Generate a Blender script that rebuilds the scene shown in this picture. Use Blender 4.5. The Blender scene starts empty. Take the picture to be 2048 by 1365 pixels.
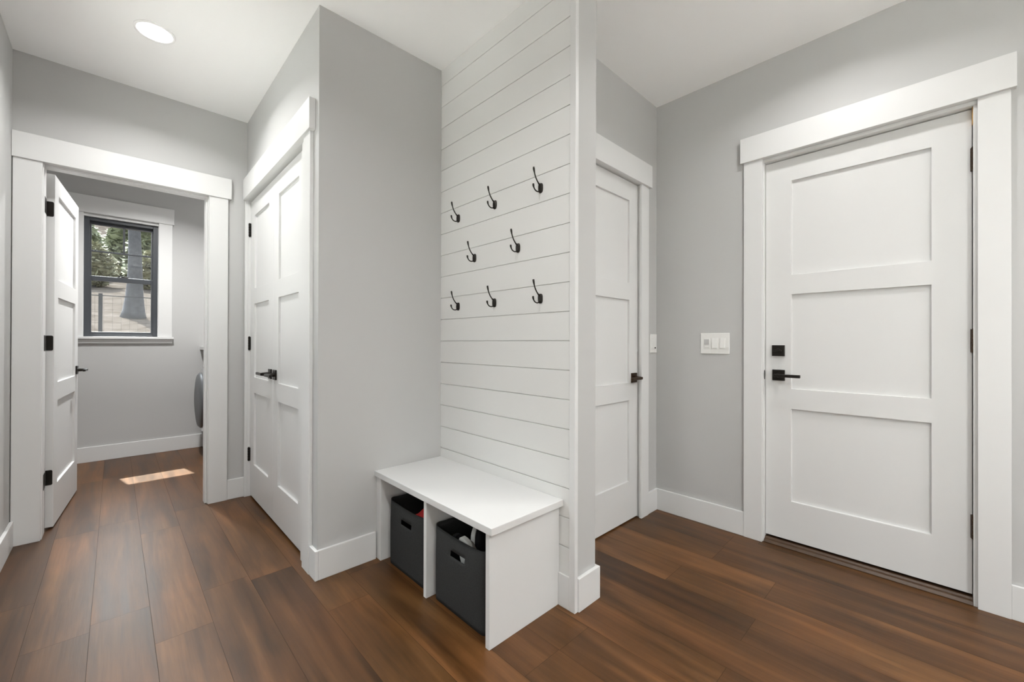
import bpy, bmesh, math, random
from mathutils import Vector, Matrix
random.seed(7)
SC = bpy.context.scene
COL = SC.collection

# ------------------------------------------------------------------ camera
H_EYE, CEIL = 1.13, 2.74
def set_camera():
    yaw, p, r = .7638, .0031, .0027
    f = Vector((math.sin(yaw)*math.cos(p), math.cos(yaw)*math.cos(p), math.sin(p)))
    ri = Vector((math.cos(yaw), -math.sin(yaw), 0)); up = ri.cross(f)
    ri2 = math.cos(r)*ri + math.sin(r)*up
    up2 = ri2.cross(f)
    cd = bpy.data.cameras.new('camera'); cam = bpy.data.objects.new('camera', cd); COL.objects.link(cam)
    cd.sensor_width = 36; cd.sensor_fit = 'HORIZONTAL'; cd.lens = 828.34*36/2048
    cd.clip_start = .02; cd.clip_end = 300
    M = Matrix((ri2, up2, -f)).transposed().to_4x4(); M.translation = (0, 0, H_EYE)
    cam.matrix_world = M
    SC.camera = cam
set_camera()

# ------------------------------------------------------------------ world, sun, exposure
SKY = 1.9; GLOW = 50.0     # plain sky, and the bright haze around the sun
SUN_DIR = Vector((-.145, .69, 1.0)).normalized()
w = bpy.data.worlds.new('sky'); SC.world = w; w.use_nodes = True
nt = w.node_tree; nt.nodes.clear()
o = nt.nodes.new('ShaderNodeOutputWorld'); b = nt.nodes.new('ShaderNodeBackground')
tc = nt.nodes.new('ShaderNodeTexCoord'); sp = nt.nodes.new('ShaderNodeSeparateXYZ'); cr = nt.nodes.new('ShaderNodeValToRGB')
cr.color_ramp.elements[0].position = 0.0; cr.color_ramp.elements[0].color = (1, .985, .95, 1)
cr.color_ramp.elements[1].position = 0.7; cr.color_ramp.elements[1].color = (.86, .92, 1, 1)
nt.links.new(tc.outputs['Generated'], sp.inputs[0]); nt.links.new(sp.outputs['Z'], cr.inputs[0])
nt.links.new(cr.outputs[0], b.inputs[0]); 
dt = nt.nodes.new('ShaderNodeVectorMath'); dt.operation = 'DOT_PRODUCT'; dt.inputs[1].default_value = SUN_DIR; nt.links.new(tc.outputs['Generated'], dt.inputs[0])
mxx = nt.nodes.new('ShaderNodeMath'); mxx.operation = 'MAXIMUM'; mxx.inputs[1].default_value = 0; nt.links.new(dt.outputs['Value'], mxx.inputs[0])
pw = nt.nodes.new('ShaderNodeMath'); pw.operation = 'POWER'; pw.inputs[1].default_value = 8; nt.links.new(mxx.outputs[0], pw.inputs[0])
ma = nt.nodes.new('ShaderNodeMath'); ma.operation = 'MULTIPLY_ADD'; ma.inputs[1].default_value = GLOW; ma.inputs[2].default_value = SKY; nt.links.new(pw.outputs[0], ma.inputs[0])
nt.links.new(ma.outputs[0], b.inputs[1]); nt.links.new(b.outputs[0], o.inputs[0])
SUN = 26.0
sd = bpy.data.lights.new('sun', 'SUN'); sd.energy = SUN; sd.angle = .01; sd.color = (1, .95, .87)
so = bpy.data.objects.new('sun', sd); COL.objects.link(so)
so.rotation_euler = (-SUN_DIR).to_track_quat('-Z', 'Y').to_euler()
SC.view_settings.view_transform = 'Standard'; SC.view_settings.look = 'None'
SC.view_settings.gamma = 1; SC.view_settings.use_curve_mapping = False
SC.view_settings.exposure = 0.12
SC.cycles.max_bounces = 14; SC.cycles.diffuse_bounces = 9; SC.cycles.glossy_bounces = 4; SC.cycles.transparent_max_bounces = 12
LAMP_W = 14.0          # each recessed lamp
LAMPS = [(.142, 2.84), (.142, .95), (2.10, .36), (1.05, -.9), (2.10, -1.5), (.142, -1.6), (.30, 4.45)]  # all but the visible and entry lamps are unseen, added to light the room
LAMP_K = [.82, .90, .44, 1.3, 1.0, 1.2, 2.4]

# ------------------------------------------------------------------ materials
def new_mat(name):
    m = bpy.data.materials.new(name); m.use_nodes = True
    return m, m.node_tree, m.node_tree.nodes['Principled BSDF']
def plain(name, col, rough=.5, metal=0, bump=0, scale=200, spec=.5, var=0):
    m, t, p = new_mat(name)
    p.inputs['Base Color'].default_value = (*col, 1); p.inputs['Roughness'].default_value = rough
    p.inputs['Metallic'].default_value = metal; p.inputs['Specular IOR Level'].default_value = spec
    tc = t.nodes.new('ShaderNodeTexCoord'); n = t.nodes.new('ShaderNodeTexNoise'); n.inputs['Scale'].default_value = scale
    n.inputs['Detail'].default_value = 3
    t.links.new(tc.outputs['Object'], n.inputs['Vector'])
    if bump:
        bp = t.nodes.new('ShaderNodeBump'); bp.inputs['Strength'].default_value = bump; bp.inputs['Distance'].default_value = .001
        t.links.new(n.outputs['Fac'], bp.inputs['Height']); t.links.new(bp.outputs[0], p.inputs['Normal'])
    if var:
        mx = t.nodes.new('ShaderNodeMix'); mx.data_type = 'RGBA'
        mx.inputs['A'].default_value = (*[c*(1-var) for c in col], 1); mx.inputs['B'].default_value = (*[min(1, c*(1+var)) for c in col], 1)
        t.links.new(n.outputs['Fac'], mx.inputs['Factor']); t.links.new(mx.outputs['Result'], p.inputs['Base Color'])
    return m
WALL = plain('grey_wall_paint', (.49, .489, .483), .55, bump=.12, scale=350, spec=.3)
WHITE = plain('white_trim_paint', (.68, .68, .675), .42, bump=.03, scale=120)
SHIP = plain('white_shiplap_paint', (.70, .698, .685), .4, bump=.04, scale=120)
CEILM = plain('white_ceiling_paint', (.93, .93, .93), .8, bump=.15, scale=300, spec=.2)
BLACK = plain('dark_bronze_metal', (.022, .019, .016), .33, metal=.6, bump=.05)
BRONZE = plain('oiled_bronze_metal', (.06, .035, .02), .35, metal=.8, bump=.05)
SASH = plain('charcoal_window_frame', (.045, .05, .058), .4)
FELT = plain('dark_grey_felt', (.036, .0365, .036), .95, bump=.9, scale=260, spec=.15, var=.45)
PLATE = plain('white_plastic', (.76, .76, .74), .35)
GREYPL = plain('grey_plastic', (.52, .52, .51), .4)
WASHER = plain('washer_enamel', (.62, .63, .64), .25)
DGLASS = plain('smoked_door_cover', (.085, .088, .092), .4)
CHROME = plain('chrome', (.75, .76, .78), .12, metal=1)
WOODT = plain('threshold_wood', (.055, .028, .012), .42, bump=.2, scale=60, var=.25)
RAWWOOD = plain('raw_pine', (.55, .33, .12), .7)
RED = plain('red_fabric', (.50, .018, .016), .8, bump=.5, scale=150)
WRUB = plain('white_rubber', (.62, .61, .58), .6)
BFAB = plain('black_canvas', (.015, .015, .017), .85, bump=.5, scale=300)
TAN = plain('tan_leather', (.28, .10, .035), .55, bump=.3)
WLEA = plain('white_leather', (.6, .58, .54), .5, bump=.2)
BARK = plain('grey_bark', (.10, .102, .112), .9, spec=.05, bump=1, scale=12, var=.4)
LEAFM = plain('evergreen_leaves', (.20, .22, .15), .6, spec=.1, scale=1.2, var=.5)
LEAFY = plain('olive_leaves', (.22, .22, .15), .6, spec=.1, scale=1.2, var=.4)
FENCE = plain('blue_grey_fence_metal', (.030, .033, .040), .5, metal=.3)

def floor_mat():
    m, t, p = new_mat('walnut_planks'); N = t.nodes; L = t.links
    tc = N.new('ShaderNodeTexCoord'); at = N.new('ShaderNodeAttribute'); at.attribute_name = 'plank'
    uv = N.new('ShaderNodeAttribute'); uv.attribute_name = 'edge'
    # shift the grain per plank
    sc = N.new('ShaderNodeVectorMath'); sc.operation = 'SCALE'; sc.inputs['Scale'].default_value = 23.0
    L.new(at.outputs['Color'], sc.inputs[0])
    ad = N.new('ShaderNodeVectorMath'); ad.operation = 'ADD'; L.new(tc.outputs['Object'], ad.inputs[0]); L.new(sc.outputs[0], ad.inputs[1])
    def noise(scale, vec, detail, dist=0, rough=.5):
        mp = N.new('ShaderNodeMapping'); mp.inputs['Scale'].default_value = vec; L.new(ad.outputs[0], mp.inputs[0])
        n = N.new('ShaderNodeTexNoise'); n.inputs['Scale'].default_value = scale; n.inputs['Detail'].default_value = detail
        n.inputs['Distortion'].default_value = dist; n.inputs['Roughness'].default_value = rough; L.new(mp.outputs[0], n.inputs['Vector']); return n
    n1 = noise(1, (13, 1.1, 1), 3, .6)            # broad streaks
    n2 = noise(1, (90, 4, 1), 4, .3, .6)          # fine grain
    n3 = noise(1, (3, 2.2, 1), 2, .4)             # blotches
    r1 = N.new('ShaderNodeValToRGB'); e = r1.color_ramp
    e.elements[0].position = .28; e.elements[0].color = (.048, .020, .0045, 1)
    e.elements[1].position = .74; e.elements[1].color = (.160, .073, .024, 1)
    k = e.elements.new(.5); k.color = (.100, .043, .0125, 1)
    L.new(n1.outputs['Fac'], r1.inputs[0])
    m2 = N.new('ShaderNodeMix'); m2.data_type = 'RGBA'; m2.blend_type = 'MULTIPLY'; m2.inputs['Factor'].default_value = .55
    r2 = N.new('ShaderNodeValToRGB'); r2.color_ramp.elements[0].position = .3; r2.color_ramp.elements[0].color = (.62, .6, .58, 1)
    r2.color_ramp.elements[1].position = .65; r2.color_ramp.elements[1].color = (1.0, 1.0, 1.0, 1)
    L.new(n2.outputs['Fac'], r2.inputs[0]); L.new(r1.outputs[0], m2.inputs['A']); L.new(r2.outputs[0], m2.inputs['B'])
    # per plank tone
    se = N.new('ShaderNodeSeparateColor'); L.new(at.outputs['Color'], se.inputs[0])
    r3 = N.new('ShaderNodeValToRGB'); r3.color_ramp.elements[0].color = (.68, .66, .64, 1); r3.color_ramp.elements[1].color = (1.22, 1.2, 1.16, 1)
    L.new(se.outputs['Red'], r3.inputs[0])
    m3 = N.new('ShaderNodeMix'); m3.data_type = 'RGBA'; m3.blend_type = 'MULTIPLY'; m3.inputs['Factor'].default_value = 1
    L.new(m2.outputs['Result'], m3.inputs['A']); L.new(r3.outputs[0], m3.inputs['B'])
    r4 = N.new('ShaderNodeValToRGB'); r4.color_ramp.elements[0].position = .3; r4.color_ramp.elements[0].color = (.78, .8, .76, 1)
    r4.color_ramp.elements[1].position = .7; r4.color_ramp.elements[1].color = (1.12, 1.06, 1.03, 1)
    L.new(n3.outputs['Fac'], r4.inputs[0])
    m4 = N.new('ShaderNodeMix'); m4.data_type = 'RGBA'; m4.blend_type = 'MULTIPLY'; m4.inputs['Factor'].default_value = 1
    L.new(m3.outputs['Result'], m4.inputs['A']); L.new(r4.outputs[0], m4.inputs['B'])
    L.new(m4.outputs['Result'], p.inputs['Base Color'])
    p.inputs['Specular IOR Level'].default_value = .36
    rr = N.new('ShaderNodeMapRange'); rr.inputs[3].default_value = .34; rr.inputs[4].default_value = .44
    L.new(n1.outputs['Fac'], rr.inputs[0]); L.new(rr.outputs[0], p.inputs['Roughness'])
    bp = N.new('ShaderNodeBump'); bp.inputs['Strength'].default_value = .12; bp.inputs['Distance'].default_value = .002
    L.new(n2.outputs['Fac'], bp.inputs['Height']); L.new(bp.outputs[0], p.inputs['Normal'])
    return m
FLOORM = floor_mat()
GAPM = plain('dark_plank_joint', (.03, .016, .009), .8)

def glass_mat():
    m = bpy.data.materials.new('window_glass'); m.use_nodes = True; t = m.node_tree; t.nodes.clear()
    o = t.nodes.new('ShaderNodeOutputMaterial'); tr = t.nodes.new('ShaderNodeBsdfTransparent'); gl = t.nodes.new('ShaderNodeBsdfGlossy')
    gl.inputs['Roughness'].default_value = .02; tr.inputs[0].default_value = (.93, .95, .94, 1)
    lw = t.nodes.new('ShaderNodeLayerWeight'); lw.inputs[0].default_value = .5; mx = t.nodes.new('ShaderNodeMixShader')
    pw = t.nodes.new('ShaderNodeMath'); pw.operation = 'POWER'; pw.inputs[1].default_value = 5; t.links.new(lw.outputs['Facing'], pw.inputs[0])
    fr = t.nodes.new('ShaderNodeMapRange'); fr.inputs[3].default_value = .04; fr.inputs[4].default_value = 1; t.links.new(pw.outputs[0], fr.inputs[0])
    t.links.new(fr.outputs[0], mx.inputs[0]); t.links.new(tr.outputs[0], mx.inputs[1]); t.links.new(gl.outputs[0], mx.inputs[2])
    t.links.new(mx.outputs[0], o.inputs[0]); return m
GLASS = glass_mat()
def emit_mat(name, col, s):
    m = bpy.data.materials.new(name); m.use_nodes = True; t = m.node_tree; t.nodes.clear()
    o = t.nodes.new('ShaderNodeOutputMaterial'); e = t.nodes.new('ShaderNodeEmission'); e.inputs[0].default_value = (*col, 1); e.inputs[1].default_value = s
    t.links.new(e.outputs[0], o.inputs[0]); return m
LENS = emit_mat('lit_lamp_lens', (1, .995, .98), 6)
def ground_mat():
    m, t, p = new_mat('leaf_litter'); N = t.nodes; L = t.links
    tc = N.new('ShaderNodeTexCoord'); n = N.new('ShaderNodeTexNoise'); n.inputs['Scale'].default_value = 3.0; n.inputs['Detail'].default_value = 8; n.inputs['Roughness'].default_value = .7
    L.new(tc.outputs['Object'], n.inputs['Vector'])
    r = N.new('ShaderNodeValToRGB'); r.color_ramp.elements[0].position = .35; r.color_ramp.elements[0].color = (.034, .029, .025, 1)
    r.color_ramp.elements[1].position = .68; r.color_ramp.elements[1].color = (.070, .062, .057, 1)
    L.new(n.outputs['Fac'], r.inputs[0]); L.new(r.outputs[0], p.inputs['Base Color']); p.inputs['Roughness'].default_value = .95; p.inputs['Specular IOR Level'].default_value = 0
    return m
GROUND = ground_mat()

# ------------------------------------------------------------------ helpers
def box(bm, x0, x1, y0, y1, z0, z1):
    v = [bm.verts.new((x, y, z)) for x in (x0, x1) for y in (y0, y1) for z in (z0, z1)]
    for f in ((0, 1, 3, 2), (4, 6, 7, 5), (0, 4, 5, 1), (2, 3, 7, 6), (0, 2, 6, 4), (1, 5, 7, 3)):
        bm.faces.new([v[i] for i in f])
    return v
def cyl(bm, c0, c1, r0, r1=None, n=24, cap=True):
    c0 = Vector(c0); c1 = Vector(c1); r1 = r0 if r1 is None else r1
    d = (c1-c0).normalized(); a = d.orthogonal().normalized(); b2 = d.cross(a)
    A = []; B = []
    for i in range(n):
        t = 2*math.pi*i/n; u = math.cos(t)*a + math.sin(t)*b2
        A.append(bm.verts.new(c0+u*r0)); B.append(bm.verts.new(c1+u*r1))
    for i in range(n):
        j = (i+1) % n; bm.faces.new((A[i], A[j], B[j], B[i]))
    if cap: bm.faces.new(A[::-1]); bm.faces.new(B)
def tube(bm, pts, rad, n=12):
    pts = [Vector(p) for p in pts]; rings = []
    prev = None
    for i, p in enumerate(pts):
        d = (pts[min(i+1, len(pts)-1)] - pts[max(i-1, 0)]).normalized()
        a = (prev - d*prev.dot(d)).normalized() if prev is not None else d.orthogonal().normalized()
        prev = a; b2 = d.cross(a); r = rad[i] if isinstance(rad, (list, tuple)) else rad
        rings.append([bm.verts.new(p + (math.cos(2*math.pi*k/n)*a + math.sin(2*math.pi*k/n)*b2)*r) for k in range(n)])
    for q in range(len(rings)-1):
        for k in range(n):
            bm.faces.new((rings[q][k], rings[q][(k+1) % n], rings[q+1][(k+1) % n], rings[q+1][k]))
    bm.faces.new(rings[0][::-1]); bm.faces.new(rings[-1])
def lathe(bm, prof, centre, axis, n=48):
    # prof: (radius, distance along axis)
    axis = Vector(axis).normalized(); a = axis.orthogonal().normalized(); b2 = axis.cross(a); c = Vector(centre); rings = []
    for r, h in prof:
        if r < 1e-6: rings.append([bm.verts.new(c+axis*h)])
        else: rings.append([bm.verts.new(c+axis*h+(math.cos(2*math.pi*k/n)*a+math.sin(2*math.pi*k/n)*b2)*r) for k in range(n)])
    for q in range(len(rings)-1):
        A, B = rings[q], rings[q+1]
        for k in range(n):
            j = (k+1) % n
            if len(A) == 1: bm.faces.new((A[0], B[j], B[k]))
            elif len(B) == 1: bm.faces.new((A[k], A[j], B[0]))
            else: bm.faces.new((A[k], A[j], B[j], B[k]))
def obj(name, bm, mat, parent=None, bevel=0, smooth=False, seg=2, **props):
    bmesh.ops.recalc_face_normals(bm, faces=bm.faces)
    me = bpy.data.meshes.new(name); bm.to_mesh(me); bm.free()
    mats = mat if isinstance(mat, (list, tuple)) else [mat]
    for m in mats: me.materials.append(m)
    o = bpy.data.objects.new(name, me); COL.objects.link(o)
    if parent: o.parent = parent
    if bevel:
        md = o.modifiers.new('bevel', 'BEVEL'); md.width = bevel; md.segments = seg; md.limit_method = 'ANGLE'; md.angle_limit = math.radians(40)
    if smooth:
        for p in me.polygons: p.use_smooth = True
    for k, v in props.items(): o[k] = v
    return o
def struct(name, bm, mat, label=None, bevel=0, parent=None, **kw):
    o = obj(name, bm, mat, parent, bevel, **kw); o['kind'] = 'structure'
    if label: o['label'] = label
    return o
def empty(name, loc=(0, 0, 0), rz=0, label=None, cat=None, group=None, kind=None, rot=None):
    o = bpy.data.objects.new(name, None); COL.objects.link(o); o.location = loc
    o.rotation_euler = rot if rot else (0, 0, rz); o.empty_display_size = .05
    if label: o['label'] = label
    if cat: o['category'] = cat
    if group: o['group'] = group
    if kind: o['kind'] = kind
    return o
def boxes(lst):
    bm = bmesh.new()
    for b_ in lst: box(bm, *b_)
    return bm
def copy_tree(o, parent=None):
    c = o.copy(); COL.objects.link(c); c.parent = parent
    for ch in [x for x in COL.objects if x.parent == o]:
        copy_tree(ch, c)
    return c

# ------------------------------------------------------------------ room shell
XL, XC, XS, XP, XR = -.415, .697, 1.39, 1.54, 2.67    # left wall, closet wall, shiplap face, stub wall far side, entry wall
YN, YF, YC, YB = 2.062, 3.55, 1.362, 5.53              # niche wall, laundry door wall, corridor wall, laundry outer wall
YREAR, XO = -2.6, 4.0

def make_floor():
    bm = bmesh.new(); cl = bm.loops.layers.float_color.new('plank')
    W, Lp, g = .1785, 1.212, .0006; x00 = -.0675
    known = {0: 2.345, 1: 2.036, 10: .535, 11: .92, 7: .977, 8: .525}
    base = boxes([(-1.3, XO, YREAR-.1, YB+.1, -.06, -.002)])
    tmp = bpy.data.meshes.new('t'); base.to_mesh(tmp); base.free(); bm.from_mesh(tmp); bpy.data.meshes.remove(tmp)
    for f in bm.faces: f.material_index = 1
    rnd = random.Random(11)
    for k in range(-8, 24):
        xa, xb = x00+W*k, x00+W*(k+1)
        xa, xb = max(xa, -1.3), min(xb, XO)
        if xb <= xa: continue
        off = known.get(k, rnd.random()*Lp)
        y = off - Lp*math.ceil((off-(YREAR-.1))/Lp)
        while y < YB+.1:
            ya, yb = max(y, YREAR-.1), min(y+Lp, YB+.1)
            if yb-ya > .01:
                c = (rnd.random(), rnd.random(), rnd.random(), 1)
                v = [bm.verts.new(p) for p in ((xa+g, ya+g, 0), (xb-g, ya+g, 0), (xb-g, yb-g, 0), (xa+g, yb-g, 0))]
                f = bm.faces.new(v); f.material_index = 0
                for l in f.loops: l[cl] = c
            y += Lp
    me = bpy.data.meshes.new('floor'); bm.to_mesh(me); bm.free()
    me.materials.append(FLOORM); me.materials.append(GAPM)
    o = bpy.data.objects.new('floor', me); COL.objects.link(o); o['kind'] = 'structure'; o['label'] = 'brown wood plank floor'
make_floor()
struct('ceiling', boxes([(-1.3, XO, YREAR-.1, YB+.15, CEIL, CEIL+.1)]), CEILM, 'smooth white ceiling')
LW2 = (-2.35, -.35, .05, 2.35)   # glazed door added in the left wall behind the camera, for daylight
LW3 = (1.75, 2.85, .75, 2.25)    # unseen window added in the left wall, lights closet side and ceiling
struct('wall_left', boxes([(XL-.12, XL, YREAR, LW2[0], 0, CEIL), (XL-.12, XL, LW2[1], LW3[0], 0, CEIL), (XL-.12, XL, LW3[1], YF, 0, CEIL), (XL-.12, XL, LW3[0], LW3[1], LW3[3], CEIL), (XL-.12, XL, LW3[0], LW3[1], 0, LW3[2]), (XL-.12, XL, LW2[0], LW2[1], LW2[3], CEIL), (XL-.12, XL, LW2[0], LW2[1], 0, LW2[2])]), WALL, 'grey painted wall at the left edge')
# laundry door wall, opening -.313...484
O1 = (-.313, .482, 2.163)
struct('wall_front', boxes([(-1.3, O1[0], YF, YF+.125, 0, CEIL), (O1[1], 1.5, YF, YF+.125, 0, CEIL), (O1[0], O1[1], YF, YF+.125, O1[2], CEIL)]), WALL, 'grey wall around the open laundry doorway')
# closet wall with double doors
O2 = (2.289, 3.535, 2.18)
struct('wall_closet', boxes([(XC, XC+.115, YN, O2[0], 0, CEIL), (XC, XC+.115, O2[1], YF, 0, CEIL), (XC, XC+.115, O2[0], O2[1], O2[2], CEIL)]), WALL, 'grey wall around the double closet doors')
struct('wall_niche', boxes([(XC+.115, XP, YN, YN+.115, 0, CEIL)]), WALL, 'grey wall between the closet corner and the shiplap')
struct('wall_partition', boxes([(XS+.012, XP, 1.072, YN, 0, CEIL)]), WALL, 'narrow grey end of the short wall behind the shiplap')
# corridor wall with door
O4 = (1.674, 2.474, 2.172)
struct('wall_back', boxes([(XP, O4[0], YC, YC+.12, 0, CEIL), (O4[1], XR, YC, YC+.12, 0, CEIL), (O4[0], O4[1], YC, YC+.12, O4[2], CEIL)]), WALL, 'grey wall around the partly hidden door')
# entry door wall
O5 = (-.104, .731, 2.178)
struct('wall_right', boxes([(XR, XR+.14, YREAR, O5[0], 0, CEIL), (XR, XR+.14, O5[1], YC+.12, 0, CEIL), (XR, XR+.14, O5[0], O5[1], O5[2], CEIL)]), WALL, 'grey wall around the wide white entry door')
# outer walls
WX0, WX1, WZ0, WZ1 = -.222, .318, 1.165, 2.318
struct('wall_laundry', boxes([(-1.3, WX0, YB, YB+.16, 0, CEIL), (WX1, XO, YB, YB+.16, 0, CEIL), (WX0, WX1, YB, YB+.16, 0, WZ0), (WX0, WX1, YB, YB+.16, WZ1, CEIL)]), WALL, 'pale grey laundry room wall around the window')
struct('wall_laundry_left', boxes([(-1.3, -1.18, YF+.125, YB, 0, CEIL)]), WALL)
struct('wall_laundry_right', boxes([(1.5, 1.62, YF, YB, 0, CEIL)]), WALL)
struct('wall_outer', boxes([(XO, XO+.12, YREAR, YB+.16, 0, CEIL)]), WALL)
RW = (1.6, 2.5, 1.0, 2.2)   # window added in the wall behind the camera, for extra daylight
struct('wall_rear', boxes([(-1.3, RW[0], YREAR-.12, YREAR, 0, CEIL), (RW[1], XO, YREAR-.12, YREAR, 0, CEIL), (RW[0], RW[1], YREAR-.12, YREAR, 0, RW[2]), (RW[0], RW[1], YREAR-.12, YREAR, RW[3], CEIL)]), CEILM)  # unseen wall, made white to bounce more light

# shiplap boards
def shiplap():
    bm = bmesh.new(); pitch = .1256; z = 1.137 - 10*pitch
    box(bm, XS+.006, XS+.012, 1.072, YN, 0, CEIL)
    while z < CEIL:
        a, b_ = max(z+.0017, 0), min(z+pitch-.0017, CEIL)
        if b_ > a: box(bm, XS, XS+.008, 1.08, YN, a, b_)
        z += pitch
    struct('wall_shiplap', bm, SHIP, 'white horizontal shiplap boards behind the coat hooks', bevel=.0006)
shiplap()
n_ = [0]
def trim(lst, label, bevel=.0015, mat=None, extra=None):
    n_[0] += 1
    return struct('trim_%d' % n_[0], boxes(lst), mat or WHITE, label, bevel=bevel)
trim([(XS-.008, XS+.012, 1.062, 1.093, 0, CEIL)], 'vertical white board closing the end of the shiplap')
# laundry doorway casing + jamb
yc = YF-.018
trim([(-.411, -.302, yc, YF, 0, 2.145), (.468, .578, yc, YF, 0, 2.145), (-.414, .597, YF-.028, YF, 2.145, 2.288),
      (-.313, -.298, YF, YF+.125, 0, 2.145), (.464, .482, YF, YF+.125, 0, 2.145), (-.313, .482, YF, YF+.125, 2.145, 2.163),
      (.452, .464, YF+.02, YF+.085, 0, 2.145), (-.298, .452, YF+.02, YF+.085, 2.133, 2.145)],
     'white casing and jamb of the open laundry doorway')
# closet casing
xc = XC-.018
trim([(xc, XC, 2.132, 2.232, 0, 2.16), (xc, XC, 3.517, 3.534, 0, 2.16), (XC-.03, XC, 2.108, 3.534, 2.16, 2.31),
      (XC, XC+.115, 2.289, 2.307, 0, 2.162), (XC, XC+.115, 3.517, 3.535, 0, 2.162), (XC, XC+.115, 2.289, 3.535, 2.162, 2.18),
      (XC-.001, XC+.015, 2.232, 2.307, 0, 2.162)],
     'white casing and jamb of the double closet doors')
# corridor door casing
yq = YC-.018
trim([(2.441, 2.533, yq, YC, 0, 2.150), (1.603, 1.695, yq, YC, 0, 2.150), (1.580, 2.556, YC-.03, YC, 2.150, 2.294),
      (2.456, 2.474, YC, YC+.12, 0, 2.154), (1.674, 1.692, YC, YC+.12, 0, 2.154), (1.674, 2.474, YC, YC+.12, 2.154, 2.172),
      (2.440, 2.456, YC+.055, YC+.09, 0, 2.154), (1.692, 1.708, YC+.055, YC+.09, 0, 2.154), (1.708, 2.440, YC+.055, YC+.09, 2.138, 2.154)],
     'white casing and jamb of the partly hidden door')
# entry door casing
xe = XR-.018
trim([(xe, XR, .717, .812, 0, 2.178), (xe, XR, -.190, -.098, 0, 2.178), (XR-.032, XR, -.205, .828, 2.178, 2.320),
      (XR, XR+.14, .713, .731, 0, 2.16), (XR, XR+.14, -.104, -.086, 0, 2.16), (XR, XR+.14, -.104, .731, 2.16, 2.178),
      (XR+.078, XR+.12, .697, .713, 0, 2.16), (XR+.078, XR+.12, -.086, -.070, 0, 2.16), (XR+.078, XR+.12, -.070, .697, 2.144, 2.16)],
     'white casing and jamb of the wide entry door')
# bare pine showing in the top corner of the jamb
struct('trim_20', boxes([(XR+.012, XR+.035, -.0865, -.0835, 2.085, 2.158)]), RAWWOOD, 'small strip of bare wood in the upper jamb corner')
# threshold
def threshold():
    bm = bmesh.new()
    prof = [(XR-.004, 0), (XR-.004, .004), (XR+.008, .014), (XR+.022, .017), (XR+.030, .024), (XR+.13, .026), (XR+.13, 0)]
    for y0, y1 in ((-.086, .713),):
        A = [bm.verts.new((x, y0, z)) for x, z in prof]; B = [bm.verts.new((x, y1, z)) for x, z in prof]
        bm.faces.new(A); bm.faces.new(B[::-1])
        for i in range(len(prof)):
            j = (i+1) % len(prof); bm.faces.new((A[i], A[j], B[j], B[i]))
    struct('trim_21', bm, WOODT, 'dark wooden threshold under the entry door', bevel=.002)
threshold()
# baseboards
bh, bt = .14, .015
def bb(side, lst, label): struct('baseboard_'+side, boxes([(*q, 0, bh) for q in lst]), WHITE, label, bevel=.002)
bb('left', [(XL, XL+bt, YREAR, LW2[0]), (XL, XL+bt, LW2[1], YF-.018)], 'white baseboard along the left wall')
bb('front', [(.578, XC, YF-bt, YF)], 'short white baseboard between laundry door and closet')
bb('closet', [(XC-bt, XC, YN-bt, 2.132), (XC, .985, YN-bt, YN)], 'white baseboard wrapping the closet corner up to the bench')
bb('partition', [(1.382, XS, 1.093, 1.153), (XS+.0125, XP+bt, 1.055, 1.072), (XP, XP+bt, 1.072, YC)], 'white baseboard wrapping the end of the short wall')
bb('back', [(XP+bt, 1.603, YC-bt, YC), (2.533, XR, YC-bt, YC)], 'white baseboard beside the partly hidden door')
bb('right', [(XR-bt, XR, .812, YC-bt), (XR-bt, XR, YREAR, -.190)], 'white baseboard along the entry door wall')
bb('laundry', [(-1.18, 1.5, YB-bt, YB)], 'white baseboard under the laundry window')
bb('laundry_left', [(-1.18, -1.165, YF+.125, YB-bt)], 'white baseboard in the laundry beyond the open door')

# ------------------------------------------------------------------ doors
def leaf_mesh(wd, ht, stile, th=.035, rec=.013, z0=.0):
    # local: x 0..wd, y 0 (front) .. th, z z0..ht ; three recessed panels on both sides
    xs = [0, stile, wd-stile, wd]
    zs = [z0, .252, .764, .876, 1.400, 1.510, 2.032, ht]
    bm = bmesh.new()
    def rec_at(i, j): return rec if (i == 1 and j in (1, 3, 5)) else 0
    for s in (0, 1):
        for i in range(3):
            for j in range(7):
                d = rec_at(i, j); y = d if s == 0 else th-d
                v = [bm.verts.new((xs[i+a], y, zs[j+c])) for a, c in ((0, 0), (1, 0), (1, 1), (0, 1))]
                bm.faces.new(v)
                if d:
                    yo = 0 if s == 0 else th
                    q = [bm.verts.new((xs[i+a], yo, zs[j+c])) for a, c in ((0, 0), (1, 0), (1, 1), (0, 1))]
                    for k in range(4): bm.faces.new((v[k], v[(k+1) % 4], q[(k+1) % 4], q[k]))
    for (xa, xb) in ((0, 0), (wd, wd)):
        for j in range(7):
            bm.faces.new([bm.verts.new(p) for p in ((xa, 0, zs[j]), (xa, th, zs[j]), (xa, th, zs[j+1]), (xa, 0, zs[j+1]))])
    for z in (z0, ht):
        for i in range(3):
            bm.faces.new([bm.verts.new(p) for p in ((xs[i], 0, z), (xs[i+1], 0, z), (xs[i+1], th, z), (xs[i], th, z))])
    bmesh.ops.remove_doubles(bm, verts=bm.verts, dist=.0001)
    return bm
def door(name, loc, rz, wd, ht, stile, label, z0=.0, rec=.013):
    o = struct(name, leaf_mesh(wd, ht, stile, z0=z0, rec=rec), WHITE, label, bevel=.0012)
    o.location = loc; o.rotation_euler = (0, 0, rz); return o
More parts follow.
